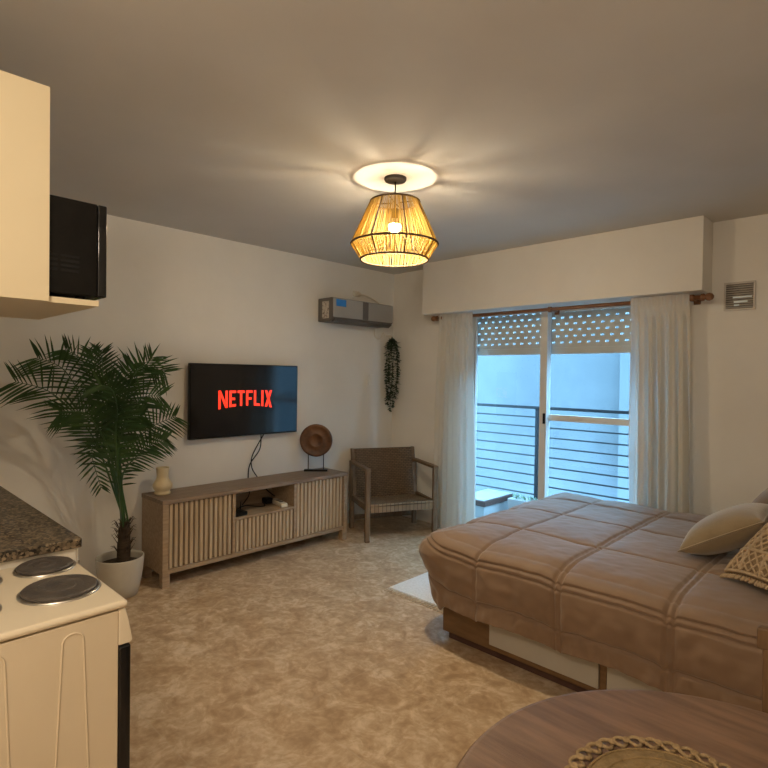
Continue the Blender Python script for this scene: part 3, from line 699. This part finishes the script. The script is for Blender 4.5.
# ------------------------------------------------------------------ bed
bd = thing('storage_bed', 'wooden storage bed base with white drawers under the comforter', 'bed', (-.8, 3.05, 0))
def bl(mb): return mb.xf(Matrix.Translation((.8,-3.05,0)))
BX0, BX1, BY0, BY1 = -1.79, .30, 2.33, 3.78
bl(bx(BX0+.02, BX1, BY0+.03, BY1-.03, 0, .045)).build('plinth', M['lid'], bd)
bl(MB().box(BX0, BX1, BY0+.022, BY1, .045, .28)).build('base', M['bedwood'], bd, bevel=.003)
bl(MB().box(BX0, -1.50, BY0, BY0+.021, .045, .28).box(-1.50, BX1, BY0, BY0+.021, .045, .068).box(-1.50,BX1,BY0,BY0+.021,.262,.28).box(-.945,-.915,BY0,BY0+.021,.068,.262).box(-.36,-.33,BY0,BY0+.021,.068,.262).box(.27,BX1,BY0,BY0+.021,.068,.262)).build('side_frame', M['bedwood'], bd, bevel=.002)
for x0, x1 in ((-1.497,-.948),(-.912,-.363),(-.327,.267)):
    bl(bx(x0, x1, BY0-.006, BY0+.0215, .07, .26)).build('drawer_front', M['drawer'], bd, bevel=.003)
bl(bx(BX0+.02, BX1, BY0-.015, BY1, .28, .535)).build('mattress', M['mattress'], bd, bevel=.04, seg=4)
# comforter: rounded-rectangle top plus skirt, quilted
TX0, TX1, TY0, TY1 = -1.835, .34, 2.295, 3.82
ZT = .575
QX = [(-1.52,0),(-1.095,1),(-.645,1),(-.18,1),(.22,0)]
QY = [(2.665,0),(3.14,0),(3.55,1)]
def groove(d): return math.exp(-(d/.0065)**2)
def line_depth(v, lines):
    g = 0; near = 9
    for c_, dbl in lines:
        d = abs(v-c_); near = min(near, max(0,d-.012) if dbl else d)
        g = max(g, groove(v-c_-.014), groove(v-c_+.014)) if dbl else max(g, groove(v-c_))
    return g, near
def puff(a, b, la, lb):
    g1, n1 = line_depth(a, la); g2, n2 = line_depth(b, lb)
    d = min(n1, n2)
    return .013*(1-math.exp(-d/.06)) - .010*max(g1,g2) + .0
from mathutils import noise
def wr(x, y, z, s, a): return a*noise.noise(Vector((x*s, y*s, z*s)))
RC = .13
def round_pt(x, y):
    """rectangle point -> rounded rectangle point"""
    for cx_, sx in ((TX0+RC,-1),(TX1-RC,1)):
        for cy_, sy_ in ((TY0+RC,-1),(TY1-RC,1)):
            a = (x-cx_)*sx/RC; b = (y-cy_)*sy_/RC
            if a > 0 and b > 0:
                return cx_+sx*RC*a*math.sqrt(max(0,1-b*b/2)), cy_+sy_*RC*b*math.sqrt(max(0,1-a*a/2))
    return x, y
def comf():
    NX, NY = 330, 240
    m = MB(); idx = {}
    def topz(x, y):
        e = min(x-TX0, TX1-x, y-TY0, TY1-y)
        cr_ = -.030*math.exp(-(max(e,0)/.06))
        return ZT + cr_ + puff(x, y, QX, QY) + wr(x,y,0,3.0,.007) + wr(x,y,1,13,.0035) + wr(x,y*1.3,4,24,.0016)
    for i in range(NX+1):
        for j in range(NY+1):
            x = TX0+(TX1-TX0)*i/NX; y = TY0+(TY1-TY0)*j/NY; X, Y = round_pt(x, y)
            idx[i,j] = len(m.v); m.v.append((X, Y, topz(X, Y)))
    for i in range(NX):
        for j in range(NY): m.f.append((idx[i,j], idx[i+1,j], idx[i+1,j+1], idx[i,j+1]))
    loop = [(i,0) for i in range(NX)] + [(NX,j) for j in range(NY)] + [(i,NY) for i in range(NX,0,-1)] + [(0,j) for j in range(NY,0,-1)]
    n = len(loop); prev = [idx[k] for k in loop]
    P = [Vector(m.v[k]) for k in prev]
    KS = 90; LEN = .418
    s = 0; arcs = []
    for k in range(n):
        arcs.append(s); s += (P[(k+1)%n].xy-P[k].xy).length
    for r in range(1, KS+1):
        d = LEN*r/KS; cur = []
        for k in range(n):
            p = P[k]; t = (P[(k+1)%n].xy-P[k-1].xy).normalized(); nx, ny = t.y, -t.x
            d = LEN*r/KS*(.90+.10*min(1,4*abs(nx*ny)+max(0,-nx)))
            # rounded shoulder radius .07 then nearly vertical, flaring at the foot
            foot = max(0, -nx); R_ = .075 + .055*foot; q = R_*PI/2
            corner = 4*abs(nx*ny)   # 1 at 45 degrees
            if d < q: a = d/R_; h = R_*math.sin(a); z = -R_*(1-math.cos(a))
            else: h = R_ + (d-q)*(-.05-.33*foot); z = -R_-(d-q)
            lines = [(.095,1),(.285,0)]
            if abs(ny) > .7: gx = puff(p.x, d, QX, lines)
            elif abs(nx) > .7: gx = puff(p.y, d, QY, lines)
            else:
                g2, n2 = line_depth(d, lines); gx = .012*(1-math.exp(-n2/.06))-.010*g2
            a_s = arcs[k]
            fold = wr(a_s, d*.6, 3, 7, .012*min(1,d/.2)) + wr(a_s, d, 5, 18, .011*min(1,d/.3)) + wr(a_s*2.4, d*.7, 7, 12, .007)*min(1,max(0,d-.26)/.06)
            hh = h + (gx+.0)*min(1,d/.05) + fold
            zz = z + wr(a_s,0,9,2.2,.018)*max(0,d-.1)/.3
            if r == KS: hh -= .012
            base = p.copy()
            cur.append(len(m.v)); m.v.append((base.x+nx*hh, base.y+ny*hh, p.z+zz))
        for k in range(n):
            m.f.append((prev[k], cur[k], cur[(k+1)%n], prev[(k+1)%n]))
        prev = cur
    return m
co = comf().build('comforter', M['comfort'], smooth=True)
q = co.modifiers.new('t','SOLIDIFY'); q.thickness = .012; q.offset = -1
tag(co, 'brown quilted comforter spread over the bed', 'comforter')

def pillow_mesh(w, h, t, n=36, pinch=.10):
    m = MB()
    def side(sg):
        def fn(u, v):
            a, b = 2*u-1, 2*v-1
            k = 1 - pinch*(1-abs(b)**2.2)*abs(a)**3; k2 = 1 - pinch*(1-abs(a)**2.2)*abs(b)**3
            z = t/2*((1-abs(a)**2.6)*(1-abs(b)**2.6))**.5 if abs(a)<1 and abs(b)<1 else 0
            return (a*w/2*k, b*h/2*k2, sg*z)
        return fn
    m.grid(side(1), n, n); o = len(m.f); m.grid(side(-1), n, n)
    m.f[o:] = [tuple(reversed(f)) for f in m.f[o:]]
    return m, side(1)
def orient(loc, xdir, normal):
    n = Vector(normal).normalized(); x = Vector(xdir); x = (x - n*x.dot(n)).normalized(); y = n.cross(x)
    return Matrix(((x.x,y.x,n.x,loc[0]),(x.y,y.y,n.y,loc[1]),(x.z,y.z,n.z,loc[2]),(0,0,0,1)))
def piping(w, h, pinch=.10, n=40):
    pts = []
    def P_(a, b):
        k = 1 - pinch*(1-abs(b)**2.2)*abs(a)**3; k2 = 1 - pinch*(1-abs(a)**2.2)*abs(b)**3
        return (a*w/2*k, b*h/2*k2, 0)
    for k in range(n): pts.append(P_(-1+2*k/n,-1))
    for k in range(n): pts.append(P_(1,-1+2*k/n))
    for k in range(n): pts.append(P_(1-2*k/n,1))
    for k in range(n): pts.append(P_(-1,1-2*k/n))
    return MB().tube(pts, .004, 6, closed=True)
def cushion(name, label, loc, xdir, normal, w, h, t, m, group=None):
    e = thing(name, label, 'cushion', loc, 0, group)
    Mx = orient((0,0,0), xdir, normal)
    pm_, fn = pillow_mesh(w, h, t)
    pm_.xf(Mx).build('cover', m, e, smooth=True, fix=True)
    piping(w, h).xf(Mx).build('seam', m, e, smooth=True)
    return e, Mx, fn
GP = 'cushions at the head of the bed'
cushion('cushion', 'plain beige velvet cushion leaning at the head of the bed', (-.605,2.96,.71), (0,1,0), (-.52,.0,.85), .40, .38, .17, M['pillow'], GP)
cushion('cushion', 'darker brown cushion behind the plain beige cushion', (-.455,3.37,.81), (0,1,0), (-.74,.0,.67), .44, .44, .17, M['pillow_dark'], GP)
e, Mx, fn = cushion('cushion', 'knotted macrame cushion in front of the plain beige cushion', (-.305,2.60,.752), (.6,.7,.3), (-.50,-.45,.74), .42, .42, .15, M['macrame_base'], GP)
net = MB()
def P3(a, b, lift=.003):
    x, y, z = fn((a+1)/2, (b+1)/2); return Mx @ Vector((x, y, z+lift))
def rope(pts, r): net.tube([P3(*p) for p in pts], r, 6)
for s_ in range(-9, 10):
    for sg in (1,-1):
        L_ = []
        for k in range(29):
            a = -.95+1.9*k/28; b = sg*a + s_*.2
            if abs(b) <= .95: L_.append((a,b))
        if len(L_) > 2: rope(L_, .0042)
for b in (-.93,-.5,0,.5,.93): rope([(-.95+1.9*k/28, b) for k in range(29)], .007)
for a in (-.93,-.45,.45,.93): rope([(a, -.95+1.9*k/28) for k in range(29)], .007)
net.build('macrame_net', M['macrame'], e, smooth=True)
tsl = MB()
for k in range(30):
    t = -.98+1.96*k/29; p0 = P3(-.98, t, 0); p1 = p0 + Mx.to_3x3() @ Vector((-.022,0,random.uniform(-.006,.006)))
    tsl.tube([p0,(p0+p1)/2,p1],[.004,.006,.004],6)
    p0 = P3(t, 1*-.98, 0); p1 = p0 + Mx.to_3x3() @ Vector((0,-.022,random.uniform(-.006,.006)))
    tsl.tube([p0,(p0+p1)/2,p1],[.004,.006,.004],6)
tsl.build('tassels', M['macrame'], e, smooth=True)

# rug
rg = thing('rug', 'white woven rug with a fringed end at the foot of the bed', 'rug', (-2.15, 3.1, 0))
bx(-.31,.24,-.48,.62,.0005,.012).build('pile', M['rug'], rg, bevel=.004)
fg = MB()
for k in range(46):
    x = -.305+.54*k/45; dx = random.uniform(-.012,.012)
    fg.tube([(x,-.478,.006),(x+dx*.5,-.50,.008),(x+dx,-.535,.004)],[.004,.0045,.003],5)
fg.build('fringe', M['fringe'], rg, smooth=True)

# ------------------------------------------------------------------ dining table, placemat, chair
tb = thing('dining_table', 'round brown wooden dining table with plank grain', 'table', (-.125,.872,0))
R_ = .435
MB().lathe([(R_-.03,.718),(R_-.008,.720),(R_,.728),(R_,.742),(R_-.006,.749),(R_-.012,.75)], n=96).build('tabletop', M['table'], tb, bevel=0)
MB().lathe([(.30,.66),(.30,.718)], n=64).build('apron', M['chairwood'], tb)
for k in range(4):
    a = PI/4+PI/2*k
    MB().tube([(.20*math.cos(a),.20*math.sin(a),.70),(.29*math.cos(a),.29*math.sin(a),0)], [.028,.017], 14).build('leg', M['chairwood'], tb, smooth=True)
pmx = thing('placemat', 'round jute placemat with a braided chain edge on the table', 'placemat', (-.245,.9,.7505))
MB().lathe([(.134,0),(.1345,.003),(.133,.005),(.07,.0055),(.001,.0055)], n=64, cap1=False).build('mat', M['jute'], pmx, smooth=True)
sp = MB()
for k in range(6): sp.tube([( (.02+.022*k)*math.cos(2*PI*j/60), (.02+.022*k)*math.sin(2*PI*j/60), .0052) for j in range(60)], .0022, 5, closed=True)
sp.build('spiral_stitching', M['jute'], pmx, smooth=True)
ed = MB(); NB = 34
for ph in (0, PI):
    ed.tube([(((.150)+.011*math.sin(NB/2*2*PI*j/680+ph))*math.cos(2*PI*j/680), ((.150)+.011*math.sin(NB/2*2*PI*j/680+ph))*math.sin(2*PI*j/680), .0045+(.0028)*math.cos(NB/2*2*PI*j/680+ph)) for j in range(680)], .0033, 6, closed=True)
for k in range(NB):
    a = 2*PI*k/NB
    ed.tube([((.150+.005*math.cos(b))*math.cos(a+.03*math.sin(b)), (.150+.005*math.cos(b))*math.sin(a+.03*math.sin(b)), .008) for b in [2*PI*j/10 for j in range(10)]], .003, 5, closed=True)
ed.build('braided_edge', M['rope'], pmx, smooth=True)
dc = thing('dining_chair', 'wooden dining chair at the far side of the round table', 'chair', (-.02,1.40,0))
MB().prism([(-.20,-.20),(.20,-.20),(.205,.0),(.20,.19),(-.20,.19),(-.205,.0)], 2, .43, .458).build('seat', M['chairwood'], dc, bevel=.01)
for sx in (-1,1):
    bar((sx*.175,-.165,0),(sx*.175,-.165,.43),.036,.036).build('leg', M['chairwood'], dc, bevel=.004)
    bar((sx*.207,.175,0),(sx*.207,.175,.43),.036,.032).build('leg', M['chairwood'], dc, bevel=.004)
    bar((sx*.207,.175,.43),(sx*.207,.152,.775),.034,.028).build('back_post', M['chairwood'], dc, bevel=.004)
def railf(z0, z1):
    m = MB(); n = 16
    for k in range(n):
        x0 = -.235+.47*k/n; x1 = -.235+.47*(k+1)/n
        y0 = .148+.03*(1-(x0/.235)**2); y1 = .148+.03*(1-(x1/.235)**2)
        m.add([(x0,y0-.016,z0),(x1,y1-.016,z0),(x1,y1+.012,z0),(x0,y0+.012,z0),(x0,y0-.016,z1),(x1,y1-.016,z1),(x1,y1+.012,z1),(x0,y0+.012,z1)],
              [(3,2,1,0),(4,5,6,7),(0,1,5,4),(2,3,7,6)]+([(3,0,4,7)] if k==0 else [])+([(1,2,6,5)] if k==n-1 else []))
    return m
railf(.772,.822).build('top_rail', M['chairwood'], dc, bevel=.005, fix=True)
MB().box(-.178,.178,.160,.178,.62,.66).build('back_slat', M['chairwood'], dc, bevel=.004)

# ------------------------------------------------------------------ light, world, camera
def point(name, loc, e, c, r=.05):
    l = bpy.data.lights.new(name, 'POINT'); l.energy = e; l.color = c; l.shadow_soft_size = r
    o = bpy.data.objects.new(name, l); COL.objects.link(o); o.location = loc; return o
def area(name, loc, rot, e, c, sx, sy):
    l = bpy.data.lights.new(name, 'AREA'); l.shape = 'RECTANGLE'; l.size = sx; l.size_y = sy; l.energy = e; l.color = c
    o = bpy.data.objects.new(name, l); COL.objects.link(o); o.location = loc; o.rotation_euler = rot; return o
point('kitchen_lamp', (-.45,-.35,2.12), 28, (1,.82,.60), .08)

wd = bpy.data.worlds.new('sky'); S.world = wd; wd.use_nodes = True
bg = wd.node_tree.nodes['Background']; bg.inputs[0].default_value = (.29,.64,1.0,1); bg.inputs[1].default_value = 9.0

F = 548.; PIT, ROL, YAW = math.radians(-.83), math.radians(.8), math.radians(44.06)
cy, sy = math.cos(YAW), math.sin(YAW)
fwd = Vector((-sy*math.cos(PIT), cy*math.cos(PIT), math.sin(PIT))); rt0 = Vector((cy, sy, 0)); up0 = rt0.cross(fwd)
r_ = rt0*math.cos(ROL)+up0*math.sin(ROL); u_ = -rt0*math.sin(ROL)+up0*math.cos(ROL)
cam = bpy.data.cameras.new('camera'); cam.sensor_width = 36; cam.lens = F*36/768; cam.clip_start = .02
cmo = bpy.data.objects.new('camera', cam); COL.objects.link(cmo)
cmo.matrix_world = Matrix(((r_.x,u_.x,-fwd.x,0),(r_.y,u_.y,-fwd.y,0),(r_.z,u_.z,-fwd.z,1.40),(0,0,0,1)))
S.camera = cmo
S.view_settings.view_transform = 'Standard'; S.view_settings.look = 'None'; S.view_settings.exposure = .62
S.cycles.use_denoising = True
S.cycles.max_bounces = 10; S.cycles.diffuse_bounces = 6; S.cycles.transparent_max_bounces = 16
S.cycles.sample_clamp_indirect = 6; S.cycles.caustics_reflective = False; S.cycles.caustics_refractive = False
